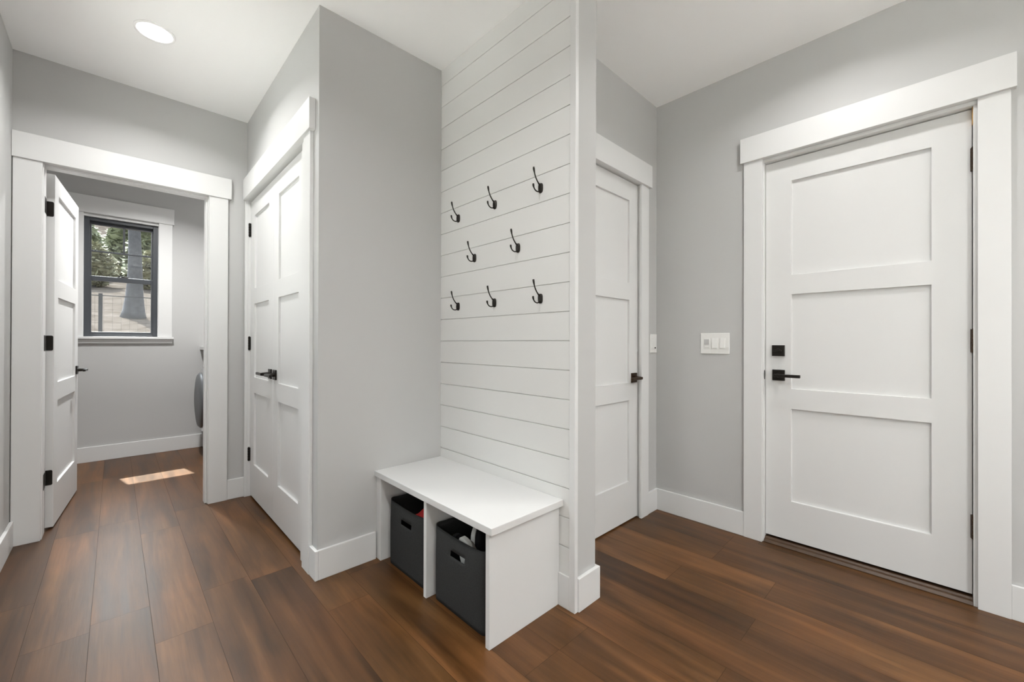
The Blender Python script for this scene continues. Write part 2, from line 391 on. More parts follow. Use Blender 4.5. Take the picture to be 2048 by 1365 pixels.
def lever(parent, x, z, d, mat=BLACK, plate=.062, L=.112, stand=.052, y=0, side=-1, name='door_handle'):
    # rose + neck + bar on the face at local y; side -1 = sticks out to -y ; d = +1/-1 direction of the bar along x
    p = plate/2
    bm = boxes([(x-p, x+p, min(y, y+side*.009), max(y, y+side*.009), z-p, z+p)])
    r = obj(name, bm, mat, parent, bevel=.002)
    bm = bmesh.new(); cyl(bm, (x, y+side*.009, z), (x, y+side*stand, z), .0125, .0105, 20)
    obj('neck', bm, mat, r, smooth=False)
    bm = bmesh.new()
    a, b_ = sorted((x-d*.012, x+d*L)); s0, s1 = sorted((y+side*(stand-.006), y+side*(stand+.009)))
    box(bm, a, b_, s0, s1, z-.0085, z+.0085)
    obj('lever', bm, mat, r, bevel=.003)
    return r
def hinge(parent, x, y, z, mat=BLACK, h=.10, r=.0075, plate=None):
    bm = bmesh.new()
    for k in range(5):
        a = z-h/2+k*h/5
        cyl(bm, (x, y, a+.0006), (x, y, a+h/5-.0006), r, r, 14)
    cyl(bm, (x, y, z-h/2-.004), (x, y, z+h/2+.004), r*.6, r*.6, 12)
    if plate: box(bm, *plate, z-h/2, z+h/2)
    return obj('hinge', bm, mat, parent, bevel=.0008)

# laundry door, open inwards ~85 deg
th1 = math.radians(85.5)
d1 = door('door_1', (-.266, 3.712, 0), th1, .795, 2.135, .105, 'white three panel door standing open into the laundry room', z0=.012)
def rounded_plate(bm, x0, x1, z0, z1, ya, yb, r=.008, round_side=1):
    pts = []
    for cx, cz, a0 in ((x1-r, z1-r, 0), (x0+.0001, z1, None), (x0+.0001, z0, None), (x1-r, z0+r, -90)):
        if a0 is None: pts.append((cx, cz))
        else:
            for k in range(5):
                a = math.radians(a0+k*22.5); pts.append((cx+r*math.cos(a), cz+r*math.sin(a)))
    A = [bm.verts.new((x, ya, z)) for x, z in pts]; B = [bm.verts.new((x, yb, z)) for x, z in pts]
    bm.faces.new(A); bm.faces.new(B[::-1])
    for i in range(len(pts)):
        j = (i+1) % len(pts); bm.faces.new((A[i], A[j], B[j], B[i]))
for z in (1.923, 1.118, .310):
    # leaf plate mortised on the hinge edge of the door (local x = 0 face), knuckle on the jamb side
    bm = bmesh.new()
    rounded_plate(bm, -.033, -.004, z-.045, z+.045, -.002, .0004)     # local x of plate -> door thickness direction
    bmesh.ops.rotate(bm, verts=bm.verts, cent=(0, 0, 0), matrix=Matrix.Rotation(-math.pi/2, 3, 'Z'))
    for k in range(5):
        a = z-.045+k*.018
        cyl(bm, (-.016, .040, a+.0008), (-.016, .040, a+.0172), .0065, .0065, 12)
    Mi = Matrix.Rotation(-th1, 3, 'Z')
    for v in box(bm, -.2985, -.2965, 3.600, 3.674, z-.045, z+.045): v.co = Mi @ (v.co - Vector((-.266, 3.712, 0)))
    obj('hinge', bm, BLACK, d1)
lever(d1, .735, .917, -1, y=0, side=-1)
lever(d1, .735, .917, -1, y=.035, side=1)

# closet double doors (closed)
LW = .603
d2 = door('door_2', (XC+.018, 3.515, 0), -math.pi/2, LW, 2.150, .110, 'left leaf of the double closet doors', z0=.014)
d3 = door('door_3', (XC+.018, 2.912-.0015, 0), -math.pi/2, LW, 2.150, .110, 'right leaf of the double closet doors', z0=.014)
# local x runs towards -Y (to the viewer); local -y faces -X (out of the closet)
for z in (1.946, 1.117, .308):
    hinge(d2, -.003, -.008, z, h=.095, plate=(-.004, .012, -.0035, -.0005))
    hinge(d3, LW+.003, -.008, z, h=.095, r=.006)
lever(d2, LW-.052, .925, -1); lever(d3, .052, .925, 1)

# partly hidden door in the corridor wall
d4 = door('door_4', (1.695, YC+.018, 0), 0, .758, 2.151, .103, 'white three panel door partly hidden behind the short wall', z0=.008)
lever(d4, .758-.052, .905, -1, mat=BRONZE)
bm = bmesh.new(); rounded_plate(bm, .760, .772, .888, .945, -.022, -.018, r=.010); obj('strike_plate', bm, BLACK, d4)
# wide entry door: opens towards the viewer
d5 = door('door_5', (XR+.034, .7115, 0), -math.pi/2, .795, 2.156, .125, 'wide white three panel entry door with deadbolt', z0=.036, rec=.014)
for z in (1.934, 1.142, .332): hinge(d5, .802, -.012, z, mat=BRONZE, h=.102, r=.0105, plate=(.790, .797, -.004, -.0005))
lever(d5, .065, .949, 1, plate=.061)
def deadbolt():
    p = .0305; x, z = .065, 1.087
    r = obj('deadbolt', boxes([(x-p, x+p, -.016, 0, z-p, z+p)]), BLACK, d5, bevel=.002)
    bm = bmesh.new(); cyl(bm, (x, -.016, z), (x, -.022, z), .013, .012, 20)
    box(bm, x-.019, x+.019, -.036, -.022, z-.0055, z+.0055); obj('thumb_turn', bm, BLACK, r, bevel=.0015)
deadbolt()
bm = bmesh.new(); cyl(bm, (-.004, -.020, .949), (.0, -.020, .949), .027, .027, 24)
for v in bm.verts: v.co.y = -.020+(v.co.y+.020)*.42
obj('strike_plate', bm, BLACK, d5)

# ------------------------------------------------------------------ laundry window
def window():
    x0, x1, z0, z1 = WX0+.005, WX1-.007, WZ0+.009, WZ1-.016
    yf, yb2 = YB+.030, YB+.115
    bm = boxes([(x0, x0+.038, yf, yb2, z0, z1), (x1-.038, x1, yf, yb2, z0, z1), (x0+.038, x1-.038, yf, yb2, z1-.032, z1), (x0+.038, x1-.038, yf, yb2, z0, z0+.022)])
    wdw = struct('window_1', bm, SASH, 'charcoal framed double hung laundry window', bevel=.002)
    zm = 1.735
    ax, bx = x0+.038, x1-.038
    # lower sash (inner)
    ls = obj('lower_sash', boxes([(ax-.018, ax+.014, yf+.008, yf+.042, z0+.02, zm+.015), (bx-.014, bx+.018, yf+.008, yf+.042, z0+.02, zm+.015),
                                  (ax+.014, bx-.014, yf+.008, yf+.042, zm-.030, zm+.015), (ax+.014, bx-.014, yf+.008, yf+.042, z0+.02, z0+.045)]), SASH, wdw, bevel=.002)
    obj('pane', boxes([(ax+.012, bx-.012, yf+.024, yf+.027, z0+.043, zm-.028)]), GLASS, ls)
    us = obj('upper_sash', boxes([(ax, ax+.012, yf+.046, yf+.078, zm-.01, z1-.03), (bx-.012, bx, yf+.046, yf+.078, zm-.01, z1-.03),
                                  (ax+.012, bx-.012, yf+.046, yf+.078, zm-.012, zm+.02), (ax+.012, bx-.012, yf+.046, yf+.078, z1-.058, z1-.03)]), SASH, wdw, bevel=.002)
    obj('pane', boxes([(ax+.01, bx-.01, yf+.062, yf+.065, zm+.018, z1-.056)]), GLASS, us)
    xm = (x0+x1)/2+.012
    obj('muntin', boxes([(ax+.012, bx-.012, yf+.054, yf+.061, 1.984, 2.000), (xm-.008, xm+.008, yf+.0535, yf+.0605, 2.000, z1-.056)]), SASH, us, bevel=.001)
    bm = bmesh.new(); box(bm, xm-.045, xm+.03, yf+.016, yf+.036, zm+.015, zm+.021); cyl(bm, (xm-.01, yf+.026, zm+.021), (xm-.01, yf+.026, zm+.03), .011, .010, 16)
    box(bm, xm-.012, xm+.035, yf+.020, yf+.030, zm+.024, zm+.031)
    obj('sash_lock', bm, BLACK, ls, bevel=.001)
    # casing, jamb returns, sill
    yw = YB-.018
    n_[0] += 1
    struct('trim_%d' % n_[0], boxes([(WX1-.004, WX1+.104, yw, YB, WZ0-.005, WZ1+.012), (WX0-.104, WX0+.004, yw, YB, WZ0-.005, WZ1+.012), (WX0-.125, WX1+.118, YB-.028, YB, WZ1+.012, WZ1+.170),
        (WX0, WX0+.006, YB, yf+.002, WZ0+.009, WZ1-.012), (WX1-.006, WX1, YB, yf+.002, WZ0+.009, WZ1-.012), (WX0, WX1, YB, yf+.002, WZ1-.016, WZ1)]), WHITE, 'white casing around the laundry window', bevel=.0015)
    struct('window_sill', boxes([(WX0-.12, WX1+.116, YB-.045, YB, WZ0-.013, WZ0+.009), (WX0, WX1, YB, yf+.004, WZ0, WZ0+.009), (WX0-.11, WX1+.106, YB-.02, YB, WZ0-.055, WZ0-.013)]), WHITE, 'white sill under the laundry window', bevel=.002)
window()
# unseen window added behind the camera (only lights the room)
struct('added_window_2', boxes([(RW[0], RW[0]+.05, YREAR-.1, YREAR-.02, RW[2], RW[3]), (RW[1]-.05, RW[1], YREAR-.1, YREAR-.02, RW[2], RW[3]), (RW[0]+.05, RW[1]-.05, YREAR-.1, YREAR-.02, RW[2], RW[2]+.05),
    (RW[0]+.05, RW[1]-.05, YREAR-.1, YREAR-.02, RW[3]-.05, RW[3]), ((RW[0]+RW[1])/2-.03, (RW[0]+RW[1])/2+.03, YREAR-.1, YREAR-.02, RW[2]+.05, RW[3]-.05)]), SASH, 'window added in the wall behind the viewer to light the room')
def added_window_frame(nm, rect, lab):  # frames for the unseen glazing added to let daylight in
    x0, x1 = XL-.09, XL-.03; a, b_, c, d = rect; m = (a+b_)/2
    o = struct(nm, boxes([(x0, x1, a, a+.06, c, d), (x0, x1, b_-.06, b_, c, d), (x0, x1, a+.06, b_-.06, c, c+.06), (x0, x1, a+.06, b_-.06, d-.06, d), (x0, x1, m-.04, m+.04, c+.06, d-.06)]), SASH, lab)
    obj('pane', boxes([(XL-.062, XL-.058, a+.05, b_-.05, c+.05, d-.05)]), GLASS, o)
added_window_frame('added_window_3', LW2, 'glazed door added in the left wall behind the viewer to light the room')
added_window_frame('added_window_4', LW3, 'unseen window added in the left wall across from the closet to light the room')
struct('patio', boxes([(-7, XL-.12, -9, 3.4, -.12, -.04), (XL-.12, 6, -9, YREAR-.12, -.12, -.04)]), plain('pale_concrete', (.62, .61, .58), .9, scale=30, var=.1), 'unseen pale concrete slab added outside to bounce daylight indoors')  # unseen pale slab added to reflect daylight up to the ceiling
struct('sun_cut_eave', boxes([(-1.6, 2.6, YB+.161, YB+.84, 2.87, 2.98)]), WHITE, 'unseen eave added above the laundry window to trim the sun patch')  # added to cut the sun patch on the laundry floor short
def portal(name, loc, rot, sx, sy):
    l = bpy.data.lights.new(name, 'AREA'); l.shape = 'RECTANGLE'; l.size = sx; l.size_y = sy; l.cycles.is_portal = True
    o = bpy.data.objects.new(name, l); COL.objects.link(o); o.location = loc; o.rotation_euler = rot
portal('window_portal', ((WX0+WX1)/2, YB+.17, (WZ0+WZ1)/2), (-math.pi/2, 0, 0), WX1-WX0, WZ1-WZ0)
portal('window_portal', ((RW[0]+RW[1])/2, YREAR-.13, (RW[2]+RW[3])/2), (math.pi/2, 0, 0), RW[1]-RW[0], RW[3]-RW[2])
for q in (LW2, LW3): portal('window_portal', (XL-.13, (q[0]+q[1])/2, (q[2]+q[3])/2), (0, -math.pi/2, 0), q[3]-q[2], q[1]-q[0])

# ------------------------------------------------------------------ recessed lamps
def lamps():
    r = .072
    root = empty('recessed_light', (0, 0, 0))
    bm = bmesh.new(); lathe(bm, [(r, 0), (r+.013, 0), (r+.012, -.004), (r+.002, -.006), (r, -.003), (r, 0)], (0, 0, 0), (0, 0, 1)); obj('trim_ring', bm, CEILM, root, smooth=True)
    bm = bmesh.new(); lathe(bm, [(0, -.0025), (r, -.0025), (r, -.0005), (0, -.0005)], (0, 0, 0), (0, 0, 1)); obj('lens', bm, LENS, root)
    l = bpy.data.lights.new('lamp_light', 'AREA'); l.shape = 'DISK'; l.size = .09; l.spread = math.radians(146); l.color = (1, .995, .98)
    lo = bpy.data.objects.new('lamp_light', l); COL.objects.link(lo); lo.parent = root; lo.location = (0, 0, -.007)
    labels = ['round lit recessed ceiling light in front of the laundry doorway', 'unseen recessed ceiling light added above the viewer near the closet corner', 'round recessed ceiling light just in front of the entry door',
              'unseen recessed ceiling light added behind the viewer, middle of the room', 'unseen recessed ceiling light added behind the viewer on the entry door side', 'unseen recessed ceiling light added behind the viewer on the left wall side', 'unseen recessed ceiling light added to brighten the laundry room']
    src = lo
    for i, (x, y) in enumerate(LAMPS):
        q = root if i == 0 else copy_tree(root)
        q.location = (x, y, CEIL)
        for c in COL.objects:
            if c.parent == q and c.type == 'LIGHT':
                c.data = l.copy(); c.data.energy = LAMP_W*LAMP_K[i]
        q['label'] = labels[i]; q['category'] = 'ceiling light'; q['group'] = 'recessed ceiling lights'
lamps()

# ------------------------------------------------------------------ bench
def bench():
    t = empty('storage_bench', (.99, 1.6, 0), label='white built-in bench with two open cubbies under the coat hooks', cat='bench')
    def P(name, lst, bevel=.0015):
        bm = boxes(lst); bmesh.ops.translate(bm, verts=bm.verts, vec=(-.99, -1.6, 0)); return obj(name, bm, WHITE, t, bevel=bevel)
    P('bench_top', [(.982, XS, 1.130, YN, .428, .456)], .002)
    P('side_panel', [(.992, 1.381, 1.152, 1.174, 0, .428)])
    P('side_panel', [(.992, 1.381, 2.012, YN, 0, .428)])
    P('divider', [(.992, 1.381, 1.578, 1.600, 0, .428)])
    P('back_panel', [(1.381, XS, 1.153, YN, 0, .428)])
bench()

# ------------------------------------------------------------------ storage bins
def bin_obj(loc, label):
    D, Wd, Hh, r, th = .30, .355, .325, .028, .004
    t = empty('storage_bin', loc, label=label, cat='storage bin', group='dark grey felt bins under the bench')
    # outline, counter clockwise, (x,y) local; front face at x=0
    def outline(inset, z):
        pts = []
        R_ = r - inset if r > inset else .001
        bulge = .010*math.sin(math.pi*min(1, z/Hh))
        for cx, cy, a0 in ((D-r, Wd/2-r, 0), (r, Wd/2-r, 90), (r, -Wd/2+r, 180), (D-r, -Wd/2+r, 270)):
            for k in range(5):
                a = math.radians(a0+k*22.5); pts.append([cx+R_*math.cos(a), cy+R_*math.sin(a)])
        return pts, bulge
    def fine(pts):
        out = []
        for i in range(len(pts)):
            a, b_ = pts[i], pts[(i+1) % len(pts)]; dd = math.dist(a, b_); n = max(1, round(dd/.02))
            for k in range(n): out.append((a[0]+(b_[0]-a[0])*k/n, a[1]+(b_[1]-a[1])*k/n))
        return out
    bm = bmesh.new()
    nz = 16; rings_o = []; rings_i = []
    hw, hz0, hz1 = .046, .236, .262        # handle slot on the front face
    zs = [Hh*k/nz for k in range(nz+1)]
    zs = sorted(set([z for z in zs if not (hz0-.012 < z < hz1+.012)] + [hz0, hz1]))
    for z in zs:
        for inset, store in ((0, rings_o), (th, rings_i)):
            pts, bl = outline(inset, z); P = fine(outline(0, z)[0]); Q = []
            for (x, y) in P:
                # inset towards the centre
                cx, cy = D/2, 0
                fx = 1-inset/(D/2); fy = 1-inset/(Wd/2)
                X, Y = cx+(x-cx)*fx, cy+(y-cy)*fy
                wgt = max(0, 1-(2*abs(Y)/Wd)**2)
                if X < .02: X -= bl*wgt - .0*wgt
                zz = z
                k = z/Hh
                sag = .020*wgt*k**4 if X < .03 or X > D-.03 else .004*k**4*max(0, 1-(2*abs(X-D/2)/D)**2)
                zz -= sag
                if X < .03: X += .012*wgt*k**3
                Q.append(bm.verts.new((X, Y, zz if inset == 0 else max(zz, th))))
            store.append(Q)
    n = len(rings_o[0])
    for q in range(len(zs)-1):
        for k in range(n):
            j = (k+1) % n
            mid = (rings_o[q][k].co + rings_o[q][j].co)/2
            hole = zs[q] == hz0 and mid.x < .03 and abs(mid.y) < hw
            if hole:
                # slot side walls are closed below
                continue
            bm.faces.new((rings_o[q][k], rings_o[q][j], rings_o[q+1][j], rings_o[q+1][k]))
            bm.faces.new((rings_i[q][k], rings_i[q+1][k], rings_i[q+1][j], rings_i[q][j]))
    for k in range(n):
        j = (k+1) % n; bm.faces.new((rings_o[-1][k], rings_o[-1][j], rings_i[-1][j], rings_i[-1][k]))
    bm.faces.new(rings_o[0][::-1]); bm.faces.new(rings_i[0])
    # slot rim
    qi = zs.index(hz0)
    ks = [k for k in range(n) if ((rings_o[qi][k].co+rings_o[qi][(k+1) % n].co)/2).x < .03 and abs(((rings_o[qi][k].co+rings_o[qi][(k+1) % n].co)/2).y) < hw]
    for k in ks:
        j = (k+1) % n
        bm.faces.new((rings_o[qi][k], rings_i[qi][k], rings_i[qi][j], rings_o[qi][j]))
        bm.faces.new((rings_o[qi+1][k], rings_o[qi+1][j], rings_i[qi+1][j], rings_i[qi+1][k]))
    kmin = min(ks); kmax = (max(ks)+1) % n
    for k in (kmin, kmax):
        bm.faces.new((rings_o[qi][k], rings_o[qi+1][k], rings_i[qi+1][k], rings_i[qi][k]))
    body = obj('bin_body', bm, FELT, t, smooth=True, bevel=0)
    # stitched rim binding
    bm = bmesh.new(); pts = [((a.co+b_.co)/2) for a, b_ in zip(rings_src_o[-1], rings_src_i[-1])] if False else None
    bm.free()
    return t
b1 = bin_obj((1.022, 1.806, 0), 'dark grey felt bin in the left cubby with something red inside')
b2 = bin_obj((1.022, 1.389, 0), 'dark grey felt bin in the right cubby holding white and black shoes')

# ------------------------------------------------------------------ shoes and clothes in the bins
def shoe(loc, rot, label, up, sole, Ls=.26, Wd=.095, name='shoe', hgt=.085):
    t = empty(name, loc, label=label, cat='shoe', rot=rot)
    N = 22
    def half(u):   # half width along the length
        return Wd/2*(.62+.38*math.sin(math.pi*(.12+.78*u)) )*(1-max(0, (u-.88)/.12)**2*.75)*(1-max(0, (.08-u)/.08)**2*.5)
    # sole
    bm = bmesh.new(); top = []; bot = []
    M = 40
    out = []
    for k in range(M+1):
        u = k/M; out.append((u*Ls, half(u)))
    ring = [(x, y) for x, y in out] + [(x, -y) for x, y in out[::-1]]
    A = [bm.verts.new((x, y, 0.004 if 0 < x < Ls else .006)) for x, y in ring]; B = [bm.verts.new((x*1.0, y*1.05, .024)) for x, y in ring]
    bm.faces.new(A[::-1]); bm.faces.new(B)
    for i in range(len(ring)):
        j = (i+1) % len(ring); bm.faces.new((A[i], A[j], B[j], B[i]))
    obj('sole', bm, sole, t, bevel=.002)
    # upper: arched sections along the length, collar opening near the heel
    bm = bmesh.new(); rows = []
    for k in range(N+1):
        u = k/N; x = .006+u*(Ls-.016); hwid = half(u)*.97
        top_z = .024+hgt*(1-.55*max(0, (u-.38)/.62)**1.2) * (1 if u < .95 else .7)
        if u < .03: top_z *= .96
        row = []
        for j in range(13):
            a = math.pi*j/12; y = hwid*math.cos(a); z = .024+(top_z-.024)*math.sin(a)**.75
            if u < .40:            # opening
                open_ = abs(math.cos(a)) < .62
                if open_: z = .05+.0*u
            row.append(bm.verts.new((x, y, z)))
        rows.append(row)
    for a, b_ in zip(rows, rows[1:]):
        for j in range(12): bm.faces.new((a[j], a[j+1], b_[j+1], b_[j]))
    bm.faces.new(rows[0]); bm.faces.new(rows[-1][::-1])
    obj('upper', bm, up, t, smooth=True)
    bm = bmesh.new()
    for q in range(4):
        u = .46+q*.075; x = .006+u*(Ls-.016); zt = .024+hgt*(1-.55*max(0, (u-.38)/.62)**1.2)
        tube(bm, [(x, -.022, zt-.014), (x+.002, 0, zt+.002), (x, .022, zt-.014)], .0025, 8)
    obj('laces', bm, WRUB, t)
    return t
def place(t, org, xdir, zdir):
    X = Vector(xdir).normalized(); Z = Vector(zdir); Z = (Z-X*Z.dot(X)).normalized(); Y = Z.cross(X)
    M = Matrix((X, Y, Z)).transposed().to_4x4(); M.translation = org; t.matrix_world = M
place(shoe((0, 0, 0), None, 'black shoe standing on its heel in the right bin with its white sole facing out', BFAB, WRUB, Ls=.285, hgt=.06), (1.135, 1.425, .035), (.02, .05, 1), (.55, -.83, 0))
place(shoe((0, 0, 0), None, 'white leather shoe leaning against the front of the right bin', WLEA, WRUB, Ls=.29, hgt=.045), (1.045, 1.262, .058), (0, .50, .86), (1, 0, 0))
place(shoe((0, 0, 0), None, 'black canvas shoe at the back of the right bin', BFAB, BFAB, Ls=.27, hgt=.06), (1.30, 1.30, .02), (0, 0, 1), (-1, 0, 0))
place(shoe((0, 0, 0), None, 'tan leather shoe standing near the left side of the right bin', TAN, BFAB, Ls=.265, hgt=.045), (1.09, 1.470, .020), (0, 0, 1), (0, 1, 0))
def red_cloth():
    bm = bmesh.new(); N = 18; g = []
    rn = random.Random(3)
    for i in range(N+1):
        row = []
        for j in range(N+1):
            x, y = -.085+.17*i/N, -.10+.20*j/N
            e = max(abs(x)/.085, abs(y)/.10)
            z = .294*(1-e**8) + .012*math.sin(x*60+y*25)+.009*math.sin(y*75-x*20)
            row.append((x, y, max(z, .004)))
        g.append(row)
    T = [[bm.verts.new(p) for p in r] for r in g]; Bm = [[bm.verts.new((p[0], p[1], .0)) for p in r] for r in g]
    for i in range(N):
        for j in range(N):
            bm.faces.new((T[i][j], T[i+1][j], T[i+1][j+1], T[i][j+1])); bm.faces.new((Bm[i][j], Bm[i][j+1], Bm[i+1][j+1], Bm[i+1][j]))
    for i in range(N):
        bm.faces.new((T[i][0], Bm[i][0], Bm[i+1][0], T[i+1][0])); bm.faces.new((T[i][N], T[i+1][N], Bm[i+1][N], Bm[i][N]))
        bm.faces.new((T[0][i], T[0][i+1], Bm[0][i+1], Bm[0][i])); bm.faces.new((T[N][i], Bm[N][i], Bm[N][i+1], T[N][i+1]))
    o = obj('red_jacket', bm, RED, smooth=True); o.location = (1.135, 1.752, .006); o.scale = (.95, .95, 1)
    o['label'] = 'red folded jacket stuffed in the left bin'; o['category'] = 'clothing'
red_cloth()

# ------------------------------------------------------------------ coat hooks
def hooks():
    t = empty('coat_hook', (0, 0, 0))
    # local: x = out of the wall (towards the room, will be -X world), y along wall, z up ; built directly with -x outwards
    bm = bmesh.new()
    pts = []
    for k in range(20):
        a = 2*math.pi*k/20; c, s = math.cos(a), math.sin(a)
        y = .0135*math.copysign(abs(c)**.7, c); z = .0225*math.copysign(abs(s)**.7, s); pts.append((y, z))
    A = [bm.verts.new((0, y, z)) for y, z in pts]; B = [bm.verts.new((-.005, y*.95, z*.97)) for y, z in pts]; Cc = [bm.verts.new((-.009, y*.6, z*.75)) for y, z in pts]
    bm.faces.new(A); bm.faces.new(Cc[::-1])
    for P, Q in ((A, B), (B, Cc)):
        for i in range(20): bm.faces.new((P[i], P[(i+1) % 20], Q[(i+1) % 20], Q[i]))
    obj('back_plate', bm, BLACK, t, bevel=0, smooth=False)
    def bez(p0, p1, p2, p3, n=16):
        return [tuple((1-s)**3*a+3*(1-s)**2*s*b_+3*(1-s)*s*s*c+s**3*d for a, b_, c, d in zip(p0, p1, p2, p3)) for s in [k/n for k in range(n+1)]]
    bm = bmesh.new(); P = bez((-.004, 0, .010), (-.026, 0, .024), (-.042, 0, .044), (-.048, 0, .083))
    tube(bm, P, [.0036]*4+[.0029]*9+[.0036, .0044, .0048, .0040], 12); obj('upper_prong', bm, BLACK, t, smooth=True)
    bm = bmesh.new(); P = bez((-.004, 0, -.008), (-.016, 0, -.030), (-.050, 0, -.022), (-.050, 0, .008))
    tube(bm, P, [.0036]*3+[.0029]*10+[.0034, .0042, .0046, .0038], 12); obj('lower_prong', bm, BLACK, t, smooth=True)
    spots = [(1.888, 1.825, 'left'), (1.578, 1.828, 'middle'), (1.265, 1.829, 'right'), (1.742, 1.581, 'left'), (1.410, 1.581, 'right'), (1.888, 1.330, 'left'), (1.580, 1.330, 'middle'), (1.265, 1.328, 'right')]
    labels = ['black double coat hook, top row, nearest the grey wall', 'black double coat hook, middle one of the top row', 'black double coat hook, top row, nearest the white end trim',
              'black double coat hook, left one of the pair in the middle row', 'black double coat hook, right one of the pair in the middle row',
              'black double coat hook, bottom row, nearest the grey wall', 'black double coat hook, middle one of the bottom row', 'black double coat hook, bottom row, nearest the white end trim']
    for i, (y, z, _) in enumerate(spots):
        q = t if i == 0 else copy_tree(t)
        q.location = (XS, y, z); q['label'] = labels[i]; q['category'] = 'coat hook'; q['group'] = 'coat hooks on the shiplap'
hooks()

# ------------------------------------------------------------------ switches
def switch_triple():
    x, y0, y1, z0, z1 = XR, .893, 1.063, 1.062, 1.190
    yc_, zc = (y0+y1)/2, (z0+z1)/2
    t = empty('light_switch', (x, yc_, zc), label='white triple light switch plate on the grey wall beside the entry door', cat='light switch')
    hw, hh = (y1-y0)/2, (z1-z0)/2
    obj('cover_plate', boxes([(-.007, 0, -hw, hw, -hh, hh)]), PLATE, t, bevel=.003)
    for k, dy in enumerate((.046, 0, -.046)):
        f = obj('switch_frame', boxes([(-.0085, -.006, dy-.0165, dy+.0165, -.033, .033)]), PLATE, t, bevel=.0005)
        bm = bmesh.new()
        if k == 0:
            box(bm, -.0125, -.008, dy-.014, dy+.014, -.006, .026); obj('dimmer_paddle', bm, GREYPL, f, bevel=.001)
            obj('dimmer_slider', boxes([(-.011, -.008, dy-.012, dy+.012, -.026, -.020)]), PLATE, f, bevel=.001)
        else:
            v = box(bm, -.0095, -.008, dy-.0135, dy+.0135, -.029, .029)
            for q in v:
                if q.co.x < -.009 and q.co.z < 0: q.co.x = -.0155
            obj('rocker', bm, PLATE, f, bevel=.0008)
switch_triple()
def switch_single():
    t = empty('motion_switch', (2.622, YC, 1.125), label='narrow white switch plate between the partly hidden door and the wall corner', cat='light switch')
    obj('cover_plate', boxes([(-.046, .042, -.007, 0, -.063, .063)]), PLATE, t, bevel=.003)
    f = obj('rocker', boxes([(-.017, .017, -.0115, -.006, -.034, .034)]), PLATE, t, bevel=.001)
    bm = bmesh.new(); lathe(bm, [(0, 0), (.006, 0), (.005, .003), (0, .004)], (.008, -.0115, -.030), (0, -1, 0), 20); obj('sensor_eye', bm, BLACK, f)
switch_single()

# ------------------------------------------------------------------ laundry machine and counter
def washer():
    xf, y0, y1, hgt = .668, 4.72, 5.405, .965
    yc_ = (y0+y1)/2
    t = empty('washing_machine', (xf, yc_, 0), label='light grey front loading washing machine behind the laundry doorway', cat='washing machine')
    def T(bm): bmesh.ops.translate(bm, verts=bm.verts, vec=(-xf, -yc_, 0)); return bm
    obj('cabinet', T(boxes([(xf, xf+.72, y0, y1, .03, hgt-.12)])), WASHER, t, bevel=.02, seg=4)
    bm = bmesh.new()
    prof = [(xf+.001, hgt-.13), (xf-.004, hgt-.10), (xf+.015, hgt-.03), (xf+.05, hgt), (xf+.72, hgt), (xf+.72, hgt-.13)]
    A = [bm.verts.new((x, y0, z)) for x, z in prof]; B = [bm.verts.new((x, y1, z)) for x, z in prof]
    bm.faces.new(A); bm.faces.new(B[::-1])
    for i in range(len(prof)):
        j = (i+1) % len(prof); bm.faces.new((A[i], A[j], B[j], B[i]))
    cp = obj('control_panel', T(bm), WASHER, t, bevel=.006)
    bm = bmesh.new(); lathe(bm, [(0, .028), (.026, .028), (.030, .022), (.033, 0)], (xf+.002, yc_, hgt-.07), (-1, 0, .2), 32); obj('dial', T(bm), CHROME, cp, smooth=True)
    zc = .553
    bm = bmesh.new(); lathe(bm, [(.318, -.002), (.318, .026), (.306, .050), (.282, .060), (.262, .052)], (xf, yc_+.0, zc), (-1, 0, 0), 64); dr = obj('door_ring', T(bm), CHROME, t, smooth=True)
    bm = bmesh.new(); lathe(bm, [(.272, .046), (.270, .066), (.25, .082), (.18, .092), (.08, .096), (0, .097)], (xf, yc_, zc), (-1, 0, 0), 64); obj('door_cover', T(bm), DGLASS, dr, smooth=True)
    obj('toe_panel', T(boxes([(xf+.03, xf+.05, y0+.02, y1-.02, .03, .16)])), BFAB, t)
    for yy in (y0+.07, y1-.07):
        for xx in (xf+.08, xf+.64):
            bm = bmesh.new(); cyl(bm, (xx, yy, 0), (xx, yy, .035), .024, .018, 16); obj('foot', T(bm), BLACK, t)
    o = obj('laundry_counter', boxes([(.655, 1.49, 4.0, YB-.001, 1.042, 1.078), (1.40, 1.49, 4.0, 4.05, 0, 1.042)]), WHITE, bevel=.002)
    o['label'] = 'white counter above the washing machine in the laundry'; o['category'] = 'counter'
washer()

